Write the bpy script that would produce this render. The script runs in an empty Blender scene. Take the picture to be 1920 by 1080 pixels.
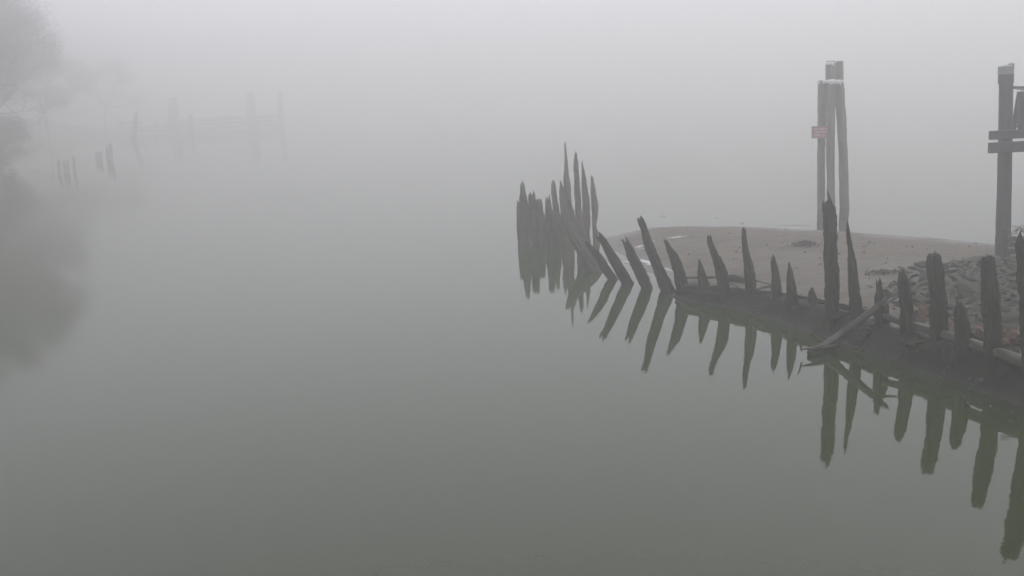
import bpy, bmesh, math, random
import numpy as np
from mathutils import Vector, Matrix, noise

# ------------------------------------------------------------------ camera
S = bpy.context.scene
COL = S.collection
F_PX, CAM_H = 1888.0, 5.4
_z = Vector((-500.0, 9500.0, F_PX)).normalized()          # world up seen from the camera (slight roll)
_f = Vector((0, 0, -1))
_y = (_f - _f.dot(_z) * _z).normalized()
_x = _y.cross(_z)
ROT = Matrix((_x, _y, _z))
cam = bpy.data.objects.new('camera', bpy.data.cameras.new('camera'))
COL.objects.link(cam)
cam.matrix_world = Matrix.Translation((0, 0, CAM_H)) @ ROT.to_4x4()
cam.data.sensor_width = 36.0
cam.data.lens = 36.0 * F_PX / 1920.0
cam.data.clip_start = 0.1
cam.data.clip_end = 5000
S.camera = cam

# ------------------------------------------------------------------ light
world = bpy.data.worlds.new('World'); S.world = world; world.use_nodes = True
wn = world.node_tree; wn.nodes.clear()
SUN_EL, SUN_AZ = math.radians(62), math.radians(25)        # high behind the fog, ahead and to the right
sky = wn.nodes.new('ShaderNodeTexSky'); sky.sky_type = 'NISHITA'; sky.sun_disc = False
sky.sun_elevation = SUN_EL; sky.sun_rotation = SUN_AZ
sky.dust_density = 3.0; sky.air_density = 1.0
hs = wn.nodes.new('ShaderNodeHueSaturation'); hs.inputs['Saturation'].default_value = 0.16
mixo = wn.nodes.new('ShaderNodeMix'); mixo.data_type = 'RGBA'; mixo.inputs[0].default_value = 0.6
mixo.inputs[7].default_value = (6.85, 6.6, 8.0, 1)           # even cloud deck
bg = wn.nodes.new('ShaderNodeBackground'); bg.inputs['Strength'].default_value = 0.12
wo = wn.nodes.new('ShaderNodeOutputWorld')
wn.links.new(sky.outputs[0], hs.inputs['Color']); wn.links.new(hs.outputs[0], mixo.inputs[6])
wn.links.new(mixo.outputs[2], bg.inputs[0]); wn.links.new(bg.outputs[0], wo.inputs[0])

sl = bpy.data.lights.new('sun', 'SUN'); sl.energy = 0.6; sl.angle = math.radians(35); sl.color = (1, 0.97, 0.93)
so = bpy.data.objects.new('sun', sl); COL.objects.link(so)
sd = Vector((math.sin(SUN_AZ) * math.cos(SUN_EL), math.cos(SUN_AZ) * math.cos(SUN_EL), math.sin(SUN_EL)))
so.rotation_euler = sd.to_track_quat('Z', 'Y').to_euler()
so.location = sd * 50

S.view_settings.view_transform = 'Standard'; S.view_settings.look = 'None'
S.view_settings.exposure = 0.63; S.view_settings.gamma = 1.0
S.view_settings.use_curve_mapping = False
S.render.engine = 'CYCLES'
S.cycles.max_bounces = 8; S.cycles.volume_bounces = 3; S.cycles.glossy_bounces = 3; S.cycles.diffuse_bounces = 2
S.cycles.use_denoising = True

HAZE_DENSITY, HAZE_G = 0.0140, 0.78

# ------------------------------------------------------------------ helpers
def ray(px, py): return ROT @ Vector((px - 960, 540 - py, -F_PX))
def at(px, py, z=0.0):
    r = ray(px, py); return Vector((0, 0, CAM_H)) + r * ((z - CAM_H) / r.z)
def aty(px, py, y):
    y = y * (1 + .0024 * (y - 13)) if y < 45 else y        # rough paced distances -> metres
    r = ray(px, py); return Vector((0, 0, CAM_H)) + r * (y / r.y)
def depth(p): return -((ROT.transposed() @ (Vector(p) - Vector((0, 0, CAM_H)))).z)
def px2m(w, p): return w * depth(p) / F_PX

def link(o, parent=None):
    COL.objects.link(o)
    if parent: o.parent = parent
    return o
def tag(o, label=None, cat=None, group=None, kind=None):
    if label: o['label'] = label
    if cat: o['category'] = cat
    if group: o['group'] = group
    if kind: o['kind'] = kind
    return o
def mesh_obj(name, verts, faces, mat, parent=None, smooth=False):
    me = bpy.data.meshes.new(name); me.from_pydata([tuple(v) for v in verts], [], faces); me.update()
    if mat: me.materials.append(mat)
    if smooth: me.polygons.foreach_set('use_smooth', [True] * len(me.polygons))
    return link(bpy.data.objects.new(name, me), parent)
def empty(name, loc):
    o = bpy.data.objects.new(name, None); COL.objects.link(o); o.location = loc; o.empty_display_size = .2; return o
def local(root, o):
    """child built in world coordinates -> keep it where it is under a root that is only translated"""
    o.data.transform(Matrix.Translation(-Vector(root.location))); o.parent = root; return o

def nval(x, y, z): return noise.noise(Vector((x, y, z)))

# ------------------------------------------------------------------ materials
def material(name):
    m = bpy.data.materials.new(name); m.use_nodes = True
    nt = m.node_tree; b = nt.nodes['Principled BSDF']; return m, nt, b
def ramp_noise(nt, b, c1, c2, scale, stretch=(1, 1, 1), detail=6, rough=.6, bump=.0, bdist=.02, coord='Object', c3=None, scale2=1.0):
    tc = nt.nodes.new('ShaderNodeTexCoord'); mp = nt.nodes.new('ShaderNodeMapping'); mp.inputs['Scale'].default_value = stretch
    nt.links.new(tc.outputs[coord], mp.inputs[0])
    n = nt.nodes.new('ShaderNodeTexNoise'); n.inputs['Scale'].default_value = scale; n.inputs['Detail'].default_value = detail
    n.inputs['Roughness'].default_value = .65
    nt.links.new(mp.outputs[0], n.inputs['Vector'])
    r = nt.nodes.new('ShaderNodeValToRGB'); r.color_ramp.elements[0].position = .32; r.color_ramp.elements[1].position = .68
    r.color_ramp.elements[0].color = (*c1, 1); r.color_ramp.elements[1].color = (*c2, 1)
    nt.links.new(n.outputs['Fac'], r.inputs[0])
    out = r.outputs[0]
    if c3:
        n2 = nt.nodes.new('ShaderNodeTexNoise'); n2.inputs['Scale'].default_value = scale2; n2.inputs['Detail'].default_value = 4
        nt.links.new(tc.outputs[coord], n2.inputs['Vector'])
        r2 = nt.nodes.new('ShaderNodeValToRGB'); r2.color_ramp.elements[0].position = .5; r2.color_ramp.elements[1].position = .64
        nt.links.new(n2.outputs['Fac'], r2.inputs[0])
        mx = nt.nodes.new('ShaderNodeMix'); mx.data_type = 'RGBA'; nt.links.new(r2.outputs[0], mx.inputs[0])
        nt.links.new(out, mx.inputs[6]); mx.inputs[7].default_value = (*c3, 1); out = mx.outputs[2]
    nt.links.new(out, b.inputs['Base Color'])
    b.inputs['Roughness'].default_value = rough
    if bump:
        bp = nt.nodes.new('ShaderNodeBump'); bp.inputs['Strength'].default_value = bump; bp.inputs['Distance'].default_value = bdist
        nt.links.new(n.outputs['Fac'], bp.inputs['Height']); nt.links.new(bp.outputs[0], b.inputs['Normal'])
    return out
def simple(name, c1, c2, scale, **k):
    m, nt, b = material(name); ramp_noise(nt, b, c1, c2, scale, **k); return m

M_RIB = simple('weathered_rib_wood', (.006, .0065, .004), (.060, .056, .040), 11, stretch=(1, 1, .10), rough=.75, bump=1.0, bdist=.05, c3=(.022, .028, .012), scale2=1.6)
M_BROWN = simple('brown_rib_wood', (.035, .026, .018), (.10, .072, .05), 9, stretch=(1, 1, .16), rough=.8, bump=.9, bdist=.03, c3=(.05, .045, .035), scale2=1.8)
M_LOG = simple('bleached_log_wood', (.05, .046, .04), (.12, .11, .095), 7, stretch=(.3, .3, 1), rough=.8, bump=.6, bdist=.02, c3=(.03, .035, .02), scale2=1.5)
M_PALELOG = simple('pale_beam_wood', (.03, .03, .023), (.12, .115, .095), 6, stretch=(.4, .4, 1), rough=.8, bump=.5, bdist=.02, c3=(.06, .06, .05), scale2=1.5)
M_PILE = simple('tarred_pile_wood', (.05, .05, .038), (.20, .195, .16), 8, stretch=(1, 1, .07), rough=.8, bump=.7, bdist=.03, c3=(.09, .10, .08), scale2=1.2)
M_FARPILE = simple('fog_paled_pile_wood', (.12, .118, .105), (.22, .215, .19), 2, stretch=(1, 1, .12), rough=.85, bump=.4)  # far timber lightened in its base colour to stand in for fog fade
M_STUB = simple('fog_paled_stake_wood', (.32, .315, .29), (.44, .43, .40), 2, stretch=(1, 1, .12), rough=.85, bump=.4)  # extra pale so the stakes dissolve; haze painted into the wood colour
M_PIER = simple('pier_pile_wood', (.022, .024, .024), (.05, .052, .05), 5, stretch=(1, 1, .12), rough=.75, bump=.5, bdist=.03)
M_CAP = simple('zinc_cap_metal', (.17, .19, .20), (.26, .28, .28), 8, rough=.5, bump=.1)
M_WHITE = simple('bird_droppings', (.45, .45, .43), (.8, .8, .78), 14, rough=.9, bump=.4)
M_RED = simple('faded_red_paint', (.27, .085, .085), (.36, .14, .14), 9, rough=.6)
M_LETTER = simple('white_lettering', (.5, .46, .45), (.62, .58, .57), 9, rough=.6)
M_ROCK = simple('rip_rap_stone', (.013, .013, .008), (.055, .048, .033), 5, rough=.8, bump=.6, bdist=.03, c3=(.03, .042, .020), scale2=2.2)
_nt = M_ROCK.node_tree; _b = _nt.nodes['Principled BSDF']; _l = _b.inputs['Base Color'].links[0].from_socket
_oi = _nt.nodes.new('ShaderNodeObjectInfo'); _mr = _nt.nodes.new('ShaderNodeMapRange'); _mr.inputs[3].default_value = .35; _mr.inputs[4].default_value = 1.9
_mx = _nt.nodes.new('ShaderNodeMix'); _mx.data_type = 'RGBA'; _mx.blend_type = 'MULTIPLY'; _mx.inputs[0].default_value = 1
_nt.links.new(_oi.outputs['Random'], _mr.inputs[0]); _nt.links.new(_l, _mx.inputs[6]); _nt.links.new(_mr.outputs[0], _mx.inputs[7]); _nt.links.new(_mx.outputs[2], _b.inputs['Base Color'])
M_ROCK2 = simple('wet_boulder_stone', (.05, .052, .046), (.13, .13, .115), 6, rough=.55, bump=.5, bdist=.03)
M_FERN = simple('dead_bracken', (.09, .058, .036), (.20, .125, .08), 11, rough=.9)
M_TWIG = simple('bare_twig', (.04, .035, .03), (.08, .07, .06), 9, rough=.85)
M_PALETWIG = simple('dry_stem', (.16, .15, .12), (.26, .24, .19), 9, rough=.85)
M_LEAF = simple('dark_leaves', (.020, .026, .016), (.045, .052, .035), 6, rough=.7)
M_TREELEAF = simple('tree_foliage', (.07, .066, .054), (.13, .12, .098), 3, rough=.85)
M_BARK = simple('tree_bark', (.06, .055, .045), (.13, .12, .10), 5, stretch=(1, 1, .2), rough=.85, bump=.5)
M_WEED = simple('wet_weed', (.03, .025, .018), (.075, .06, .045), 12, rough=.6)
M_GULL = simple('gull_plumage', (.75, .75, .74), (.85, .85, .84), 9, rough=.8)
M_FOAM = simple('foam_film', (.30, .31, .31), (.70, .71, .72), 16, rough=.5)

for _m in (M_RIB, M_BROWN, M_WEED, M_ROCK): _m.node_tree.nodes['Principled BSDF'].inputs['Specular IOR Level'].default_value = .25
# water: murky green, almost flat
M_WATER, nt, b = material('murky_river_water')
b.inputs['Base Color'].default_value = (.030, .040, .017, 1); b.inputs['Roughness'].default_value = .03; b.inputs['IOR'].default_value = 1.333
tc = nt.nodes.new('ShaderNodeTexCoord')
mp = nt.nodes.new('ShaderNodeMapping'); mp.inputs['Scale'].default_value = (1, 1, 1); nt.links.new(tc.outputs['Object'], mp.inputs[0])
n1 = nt.nodes.new('ShaderNodeTexNoise'); n1.inputs['Scale'].default_value = 5.0; n1.inputs['Detail'].default_value = 3
n2 = nt.nodes.new('ShaderNodeTexNoise'); n2.inputs['Scale'].default_value = .35; n2.inputs['Detail'].default_value = 2
nt.links.new(mp.outputs[0], n1.inputs['Vector']); nt.links.new(mp.outputs[0], n2.inputs['Vector'])
b1 = nt.nodes.new('ShaderNodeBump'); b1.inputs['Strength'].default_value = .35; b1.inputs['Distance'].default_value = .0030
b2 = nt.nodes.new('ShaderNodeBump'); b2.inputs['Strength'].default_value = .4; b2.inputs['Distance'].default_value = .01
nt.links.new(n1.outputs['Fac'], b1.inputs['Height']); nt.links.new(n2.outputs['Fac'], b2.inputs['Height'])
nt.links.new(b2.outputs[0], b1.inputs['Normal']); nt.links.new(b1.outputs[0], b.inputs['Normal'])

# ground: sand with wet dark mud where the 'mud' attribute says so
M_SAND, nt, b = material('river_sand_and_mud'); b.inputs['Specular IOR Level'].default_value = .3
so_ = ramp_noise(nt, b, (.074, .063, .046), (.130, .112, .084), 1.3, stretch=(1, 1, 1), rough=.75, detail=10)
tc = nt.nodes.new('ShaderNodeTexCoord'); mp = nt.nodes.new('ShaderNodeMapping'); mp.inputs['Scale'].default_value = (.7, 2.2, 1)
nt.links.new(tc.outputs['Object'], mp.inputs[0])
nn = nt.nodes.new('ShaderNodeTexNoise'); nn.inputs['Scale'].default_value = 2.6; nn.inputs['Detail'].default_value = 9; nn.inputs['Roughness'].default_value = .7
nt.links.new(mp.outputs[0], nn.inputs['Vector'])
rr = nt.nodes.new('ShaderNodeValToRGB'); rr.color_ramp.elements[0].position = .40; rr.color_ramp.elements[0].color = (.42, .40, .36, 1); rr.color_ramp.elements[1].position = .53; rr.color_ramp.elements[1].color = (1, 1, 1, 1)
nt.links.new(nn.outputs['Fac'], rr.inputs[0])
mul = nt.nodes.new('ShaderNodeMix'); mul.data_type = 'RGBA'; mul.blend_type = 'MULTIPLY'; mul.inputs[0].default_value = 1
nt.links.new(so_, mul.inputs[6]); nt.links.new(rr.outputs[0], mul.inputs[7])
att = nt.nodes.new('ShaderNodeAttribute'); att.attribute_name = 'mud'
mudn = nt.nodes.new('ShaderNodeTexNoise'); mudn.inputs['Scale'].default_value = 7; mudn.inputs['Detail'].default_value = 8
nt.links.new(tc.outputs['Object'], mudn.inputs['Vector'])
mr = nt.nodes.new('ShaderNodeValToRGB'); mr.color_ramp.elements[0].position = .35; mr.color_ramp.elements[0].color = (.007, .008, .005, 1); mr.color_ramp.elements[1].position = .7; mr.color_ramp.elements[1].color = (.024, .025, .016, 1)
nt.links.new(mudn.outputs['Fac'], mr.inputs[0])
mm = nt.nodes.new('ShaderNodeMix'); mm.data_type = 'RGBA'
nt.links.new(att.outputs['Fac'], mm.inputs[0]); nt.links.new(mul.outputs[2], mm.inputs[6]); nt.links.new(mr.outputs[0], mm.inputs[7])
wa = nt.nodes.new('ShaderNodeAttribute'); wa.attribute_name = 'wet'
wmx = nt.nodes.new('ShaderNodeMix'); wmx.data_type = 'RGBA'; wmx.blend_type = 'MULTIPLY'; nt.links.new(wa.outputs['Fac'], wmx.inputs[0]); nt.links.new(mm.outputs[2], wmx.inputs[6]); wmx.inputs[7].default_value = (.55, .56, .55, 1)
nt.links.new(wmx.outputs[2], b.inputs['Base Color'])
wr = nt.nodes.new('ShaderNodeMapRange'); wr.inputs[3].default_value = .8; wr.inputs[4].default_value = .3
nt.links.new(wa.outputs['Fac'], wr.inputs[0]); nt.links.new(wr.outputs[0], b.inputs['Roughness'])
bp = nt.nodes.new('ShaderNodeBump'); bp.inputs['Strength'].default_value = .8; bp.inputs['Distance'].default_value = .04
nt.links.new(nn.outputs['Fac'], bp.inputs['Height']); nt.links.new(bp.outputs[0], b.inputs['Normal'])
M_EARTH = simple('fog_paled_grass_bank', (.20, .18, .15), (.34, .31, .26), .8, rough=.9, bump=.6, bdist=.1)  # dry grass, paled further to imitate denser fog over the far bank

# ------------------------------------------------------------------ terrain of the spit
NEAR = [(4.19, 25.46), (4.01, 24.92), (4.39, 24.27), (5.23, 23.24), (5.92, 21.95), (6.32, 20.34), (6.8, 19.07), (7.15, 18.06), (7.52, 16.91), (7.87, 15.86), (8.24, 15.02), (9.3, 13.42), (12, 11.5), (18, 9), (32, 4), (60, -6)]
FAR = [(60, 17), (40, 20), (25.4, 24.21), (19.17, 27.05), (15.22, 29.36), (14.66, 30.18), (12.93, 32.38), (11.12, 34.33), (8.7, 36.35), (6.93, 37.39), (5.33, 37.39), (4.17, 36.24), (3.31, 35.1), (3.34, 32.61), (3.76, 30.37), (3.59, 29.48), (4.01, 28.37), (4.15, 27.16), (4.19, 25.46)]
MOUND = [(8.1, 18.64), (8.29, 20.56), (8.76, 23.13), (10.19, 25.74), (11.91, 26.39), (13.81, 25.96), (19.02, 23.56), (25.0, 17.17), (24, 12), (12.4, 13.52), (9.53, 14.87), (8.48, 16.43)]
def seg_dist(X, Y, chain):
    d = np.full(X.shape, 1e9)
    for (ax, ay), (bx, by) in zip(chain[:-1], chain[1:]):
        vx, vy = bx - ax, by - ay; L = vx * vx + vy * vy
        t = np.clip(((X - ax) * vx + (Y - ay) * vy) / L, 0, 1)
        d = np.minimum(d, np.hypot(X - ax - t * vx, Y - ay - t * vy))
    return d
def inside(X, Y, poly):
    c = np.zeros(X.shape, bool)
    for (ax, ay), (bx, by) in zip(poly, poly[1:] + poly[:1]):
        if ay == by: continue
        c ^= ((ay > Y) != (by > Y)) & (X < (bx - ax) * (Y - ay) / (by - ay) + ax)
    return c
def ss(a, b_, x):
    t = np.clip((x - a) / (b_ - a), 0, 1); return t * t * (3 - 2 * t)
_rg = np.random.RandomState(7)
_lat = _rg.rand(256, 256)
def vn(X, Y, s):
    x, y = X / s + 500, Y / s + 500; xi, yi = np.floor(x).astype(int), np.floor(y).astype(int); fx, fy = x - xi, y - yi
    fx, fy = fx * fx * (3 - 2 * fx), fy * fy * (3 - 2 * fy)
    g = lambda i, j: _lat[i % 256, j % 256]
    return (g(xi, yi) * (1 - fx) + g(xi + 1, yi) * fx) * (1 - fy) + (g(xi, yi + 1) * (1 - fx) + g(xi + 1, yi + 1) * fx) * fy - .5
def terrain(X, Y):
    X, Y = np.atleast_1d(np.asarray(X, float)), np.atleast_1d(np.asarray(Y, float))
    Xw = X + .22 * vn(X, Y, 1.7) + .08 * vn(X, Y, .5); Yw = Y + .35 * vn(X + 9, Y, 2.3) + .1 * vn(X, Y + 5, .6)
    dn, df = seg_dist(Xw, Yw, NEAR), seg_dist(Xw, Yw, FAR)
    ins = inside(Xw, Yw, NEAR + FAR[:-1])
    H = np.clip(.34 + .06 * (X - 4), .3, .5)
    ridge = H * np.exp(-(np.maximum(dn - .35, 0) / .9) ** 2)
    gentle = .05 * np.minimum(df, 3) + .03 * np.clip(df - 3, 0, 8) + .012
    h = np.maximum(gentle, ridge * ss(0, 1.2, df)) * ss(-.05, .38, dn) + .25 * ridge * 0
    h = np.minimum(h, .02 + 1.6 * dn)
    md = np.where(inside(X, Y, MOUND), seg_dist(X, Y, MOUND + MOUND[:1]), 0)
    h = h + .38 * ss(0, 2.2, md)
    h = h + (.05 * vn(X, Y, .45) + .03 * vn(X, Y, .2)) * np.exp(-(dn / 1.2) ** 2) + .025 * vn(X, Y, 1.1) * ss(.3, 2, df) + .012 * vn(X, Y, .35)* ss(.1, 1, df)
    out = -np.minimum(.35 * np.minimum(dn, df), 1.2) - .02
    out = np.where(df < dn, -np.minimum(.06 * df, 1.2) - .006, out)
    z = np.where(ins, np.maximum(h, .004), out)
    # low bars just breaking the surface off the far shore
    for (cx, cy, ax, ay, r) in BARS:
        c, s_ = math.cos(r), math.sin(r); u = (X - cx) * c + (Y - cy) * s_; v = -(X - cx) * s_ + (Y - cy) * c
        e_ = np.exp(-(u / ax) ** 2 - (v / ay) ** 2); z = np.where(e_ > .05, np.maximum(z, -.03 + .05 * e_), z)
    return z, dn, df, ins
_a, _b = at(1215, 407), at(1290, 407)
_c, _d = at(1160, 423), at(1225, 414)
BARS = [((_a.x + _b.x) / 2, _a.y, 1.0, .12, math.atan2(_b.y - _a.y, _b.x - _a.x)), ((_c.x + _d.x) / 2, (_c.y + _d.y) / 2, 1.0, .12, math.atan2(_d.y - _c.y, _d.x - _c.x))]
_q = at(1500, 427); BARS.append((_q.x, _q.y + .6, 1.2, .1, -.5))
def zt(x, y): return float(terrain([x], [y])[0][0])
def on_ground(px, py, z0=.3):
    """first point where the view ray meets the ground or water"""
    r = ray(px, py); t = np.linspace((1.6 - CAM_H) / r.z, (-.02 - CAM_H) / r.z, 500)
    X, Y, Z = r.x * t, r.y * t, CAM_H + r.z * t
    g = np.maximum(terrain(X, Y)[0], 0.0); k = int(np.argmax(Z <= g))
    return Vector((X[k], Y[k], g[k]))

def grid_axis(lo, hi, fine_lo, fine_hi, fine, coarse):
    a = list(np.arange(lo, fine_lo, coarse)) + list(np.arange(fine_lo, fine_hi, fine)) + list(np.arange(fine_hi, hi + coarse, coarse)); return np.array(a)
gx = grid_axis(-2, 62, 2.4, 15.5, .085, 1.0); gy = grid_axis(-14, 44, 14, 37.5, .1, 1.0)
GX, GY = np.meshgrid(gx, gy)
GZ, DN, DF, INS = terrain(GX, GY)
# keep the outskirts under water
me = bpy.data.meshes.new('sand_spit')
nv = GX.size; ny_, nx_ = GX.shape
me.vertices.add(nv); me.vertices.foreach_set('co', np.stack([GX, GY, GZ], -1).reshape(-1))
idx = np.arange(nv).reshape(ny_, nx_); quads = np.stack([idx[:-1, :-1], idx[:-1, 1:], idx[1:, 1:], idx[1:, :-1]], -1).reshape(-1)
nq = len(quads) // 4
me.loops.add(len(quads)); me.loops.foreach_set('vertex_index', quads)
me.polygons.add(nq); me.polygons.foreach_set('loop_start', np.arange(0, len(quads), 4)); me.polygons.foreach_set('loop_total', np.full(nq, 4))
me.polygons.foreach_set('use_smooth', np.ones(nq, bool))
me.update(calc_edges=True)
mud = np.clip(1 - ss(.55, 1.15, DN + .35 * vn(GX, GY, .5)), 0, 1)
mdm = np.where(inside(GX, GY, MOUND), seg_dist(GX, GY, MOUND + MOUND[:1]), 0)
mud = np.clip(np.maximum(mud, .75 * ss(.1, .9, mdm)), 0, 1)
wet = np.clip(1 - ss(.012, .07, GZ + .03 * vn(GX, GY, .9)), 0, 1) * np.where(INS, 1, 1)
patch = np.clip(ss(.02, .2, vn(GX * .45, GY, 1.9) + .6 * vn(GX * .5, GY, .6) - .06), 0, 1) * ss(.4, 2.0, DF)
wet = np.maximum(wet, .42 * patch)
aw = me.attributes.new('wet', 'FLOAT', 'POINT'); aw.data.foreach_set('value', wet.reshape(-1).astype(np.float32))
att = me.attributes.new('mud', 'FLOAT', 'POINT'); att.data.foreach_set('value', mud.reshape(-1).astype(np.float32))
me.materials.append(M_SAND)
tag(link(bpy.data.objects.new('sand_spit_ground', me)), kind='structure')

# water sheet
W = 488
tag(mesh_obj('water', [(-W, -W, 0), (W, -W, 0), (W, W, 0), (-W, W, 0)], [(0, 1, 2, 3)], M_WATER), kind='structure')

# ------------------------------------------------------------------ wood builders
def catmull(P, n):
    P = [P[0] * 2 - P[1]] + P + [P[-1] * 2 - P[-2]]; out = []
    for i in range(1, len(P) - 2):
        for k in range(n):
            t = k / n; a, b_, c, d = P[i - 1], P[i], P[i + 1], P[i + 2]
            out.append(.5 * ((2 * b_) + (c - a) * t + (2 * a - 5 * b_ + 4 * c - d) * t * t + (3 * b_ - a - 3 * c + d) * t ** 3))
    out.append(P[-2]); return out

def timber(name, pts, mat, seed=0, n=20, sub=10, rough=.14, flat=.75, tip='jag', tiplen=.25, yaw=0.0, parent=None, square=2.8, both=False, aspect=.85, spikes=None):
    """A weathered timber from base to top: pts = [(Vector, width)]; splintered at the top end."""
    rng = random.Random(seed)
    V4 = [Vector((*p, w)) for p, w in pts]
    path = catmull(V4, sub)
    off = rng.uniform(0, 100)
    if spikes is None:
        base = [rng.random() for _ in range(n)]
        spikes = [(base[i] * .7 + base[(i + 1) % n] * .3) ** 2 * 1.7 for i in range(n)]
        if tip == 'fork':
            spikes = [max(abs(math.cos(2 * math.pi * i / n + .2)) ** 1.5, .1) * (1 if math.cos(2 * math.pi * i / n + .2) > 0 else .75) * (.8 + .4 * rng.random()) for i in range(n)]
    verts, faces = [], []
    m = len(path); groove = [rng.uniform(-1, 1) for _ in range(n)]
    up0 = Vector((0, 0, 1))
    for j, q in enumerate(path):
        p = Vector(q[:3]); w = max(q[3], .006) / 2
        a = Vector(path[max(j - 1, 0)][:3]); c = Vector(path[min(j + 1, m - 1)][:3]); tdir = (c - a).normalized()
        ref = Vector((math.cos(yaw), math.sin(yaw), 0)) if abs(tdir.z) > .5 else up0
        ux = (ref - ref.dot(tdir) * tdir).normalized(); uy = tdir.cross(ux)
        for i in range(n):
            th = 2 * math.pi * (i + .5) / n; cs, sn = math.cos(th), math.sin(th)
            k = (abs(cs) ** square + abs(sn) ** square) ** (-1 / square) * .93
            bite = max(0.0, nval(cs * 1.6 + off + 7, sn * 1.6, p.z * 3.2 + off) - .16) * min(1.0, 3.0 * j / m)
            g = 1 - 4.2 * rough * bite + rough * (1.0 * groove[i] + 1.3 * nval(cs * 1.3 + off, sn * 1.3, p.z * 1.4 + (p.x + p.y) * .3 + off) + .75 * nval(cs * 2.2 + off, sn * 2.2, (p.z + p.x) * 3.5 + off) + 1.1 * nval(cs * 4 + off, sn * 4, (p.z + p.x) * 13 + off))
            r = w * k * g
            v = p + ux * (r * cs) + uy * (r * sn * aspect)
            if j >= m - 2 and tip != 'none':
                e = tiplen * spikes[i] * (1 if j == m - 1 else .45)
                shrink = 1 - (.35 * spikes[i] if j == m - 1 else 0)
                v = p + (v - p) * shrink + tdir * e
            verts.append(v)
        if j:
            o0, o1 = (j - 1) * n, j * n
            for i in range(n): faces.append((o0 + i, o0 + (i + 1) % n, o1 + (i + 1) % n, o1 + i))
    verts.append(Vector(path[0][:3])); cb = len(verts) - 1
    pt = Vector(path[-1][:3]); td = (pt - Vector(path[-2][:3])).normalized()
    verts.append(pt - td * (.25 * tiplen if tip != 'none' else 0)); ct = len(verts) - 1
    o1 = (m - 1) * n
    for i in range(n):
        faces.append((cb, (i + 1) % n, i)); faces.append((ct, o1 + i, o1 + (i + 1) % n))
    root = Vector(pts[0][0])
    o = mesh_obj(name, [v - root for v in verts], faces, mat, parent, smooth=True)
    o.location = root
    try:
        o.data.set_sharp_from_angle(angle=math.radians(38))
    except Exception: pass
    return o

def rib(label, pxs, Yt, Yb, mat=None, seed=1, tip='jag', tiplen=.18, group=None, deep=.7, name='timber_rib', **k):
    """pxs from top to foot: (x, y, width); the timber runs from depth Yt at the top to Yb at the foot"""
    y0, y1 = pxs[0][1], pxs[-1][1]; out = []
    for (x, y, w) in pxs:
        t = (y - y0) / (y1 - y0); p = aty(x, y, Yt + (Yb - Yt) * t); out.append((p, px2m(w, p)))
    out.reverse()
    d = (out[0][0] - out[1][0]).normalized()
    out = [(out[0][0] + d * deep, out[0][1] * 1.05)] + out
    o = timber(name, out, mat or M_RIB, seed=seed, tip=tip, tiplen=tiplen * 1.3, **k)
    return tag(o, label, 'post', group or 'rotting timber ribs of the old hull')

# ------------------------------------------------------------------ the ribs, from the far cluster to the near end
G1 = 'rotting timber ribs of the old hull'
rib('broad dark rib with a knobbed tip, at the far left end of the row', [(979.5, 349, 9), (980.5, 362, 11), (982, 385, 20), (983, 420, 25), (984, 458, 26)], 34, 34, seed=11, tip='jag', tiplen=.12, rough=.16)
rib('short splinter rib pressed against the left flank of the knobbed rib', [(970.5, 380, 3), (972, 392, 7), (974, 420, 11), (977, 457, 13)], 34.1, 33.9, seed=12, tiplen=.1)
rib('blunt dark rib just right of the knobbed rib', [(997, 367, 13), (998, 385, 15), (1001, 420, 19), (1006, 459, 19)], 33.4, 33.4, seed=13, tiplen=.12)
rib('shoulder topped rib behind the blunt dark rib, browner than it', [(1010, 377, 14), (1012, 400, 17), (1015, 425, 17), (1018, 450, 12)], 34.3, 34.2, seed=14, tiplen=.08, mat=M_BROWN)
rib('thick cluster rib with a rounded top and a thin splinter beside it', [(1027, 380, 9), (1030, 400, 15), (1034, 430, 23), (1038, 464, 29)], 32.8, 32.8, seed=15, tiplen=.12)
rib('thin upright splinter standing against the thick cluster rib', [(1030, 369, 2.5), (1032, 385, 4), (1035, 410, 6), (1039, 445, 8)], 33.0, 32.9, seed=16, tiplen=.06)
rib('slim brownish rib rising between the thick cluster rib and the tall spike', [(1037.5, 345, 8), (1040, 370, 11), (1044, 400, 12), (1049, 430, 13), (1053, 457, 10)], 34.8, 34.4, seed=17, tiplen=.1, mat=M_BROWN)
rib('narrow pointed rib hugging the left side of the tall spike', [(1051.5, 343, 3), (1054, 362, 11), (1057, 395, 15), (1060, 430, 17), (1063, 474, 16)], 34.2, 33.5, seed=18, tiplen=.08, mat=M_BROWN)
rib('tallest needle shaped rib of the far cluster', [(1059.5, 270, 2.5), (1061, 295, 5), (1062, 325, 9), (1063, 345, 13), (1065, 380, 14), (1068, 420, 16), (1070, 450, 16)], 34.7, 34.5, seed=19, tiplen=.1, mat=M_BROWN)
rib('second tallest rib, straight with a rounded point, right of the needle', [(1079.5, 293, 5), (1080, 310, 9), (1082, 345, 11), (1084, 385, 13), (1087, 420, 15), (1089, 447, 14)], 34.9, 34.9, seed=20, tiplen=.12, mat=M_BROWN)
rib('thin tipped rib swelling downward, last of the tight cluster on the right', [(1091.5, 307, 2.5), (1094, 325, 6), (1096, 350, 11), (1099, 385, 14), (1099.5, 420, 14), (1098, 450, 13)], 34.6, 34.6, seed=21, tiplen=.08, mat=M_BROWN)
rib('lone rib standing in open water right of the cluster', [(1110, 334, 5), (1112, 350, 8), (1115, 380, 13), (1116, 400, 12), (1114.5, 422, 9)], 36.6, 36.6, seed=22, tiplen=.08, mat=M_BROWN)
rib('brown stump curling behind the big leaning rib', [(1087, 402, 9), (1089, 415, 12), (1093, 435, 14), (1098, 456, 14)], 33.4, 33.2, seed=23, tiplen=.08, mat=M_BROWN)
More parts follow.
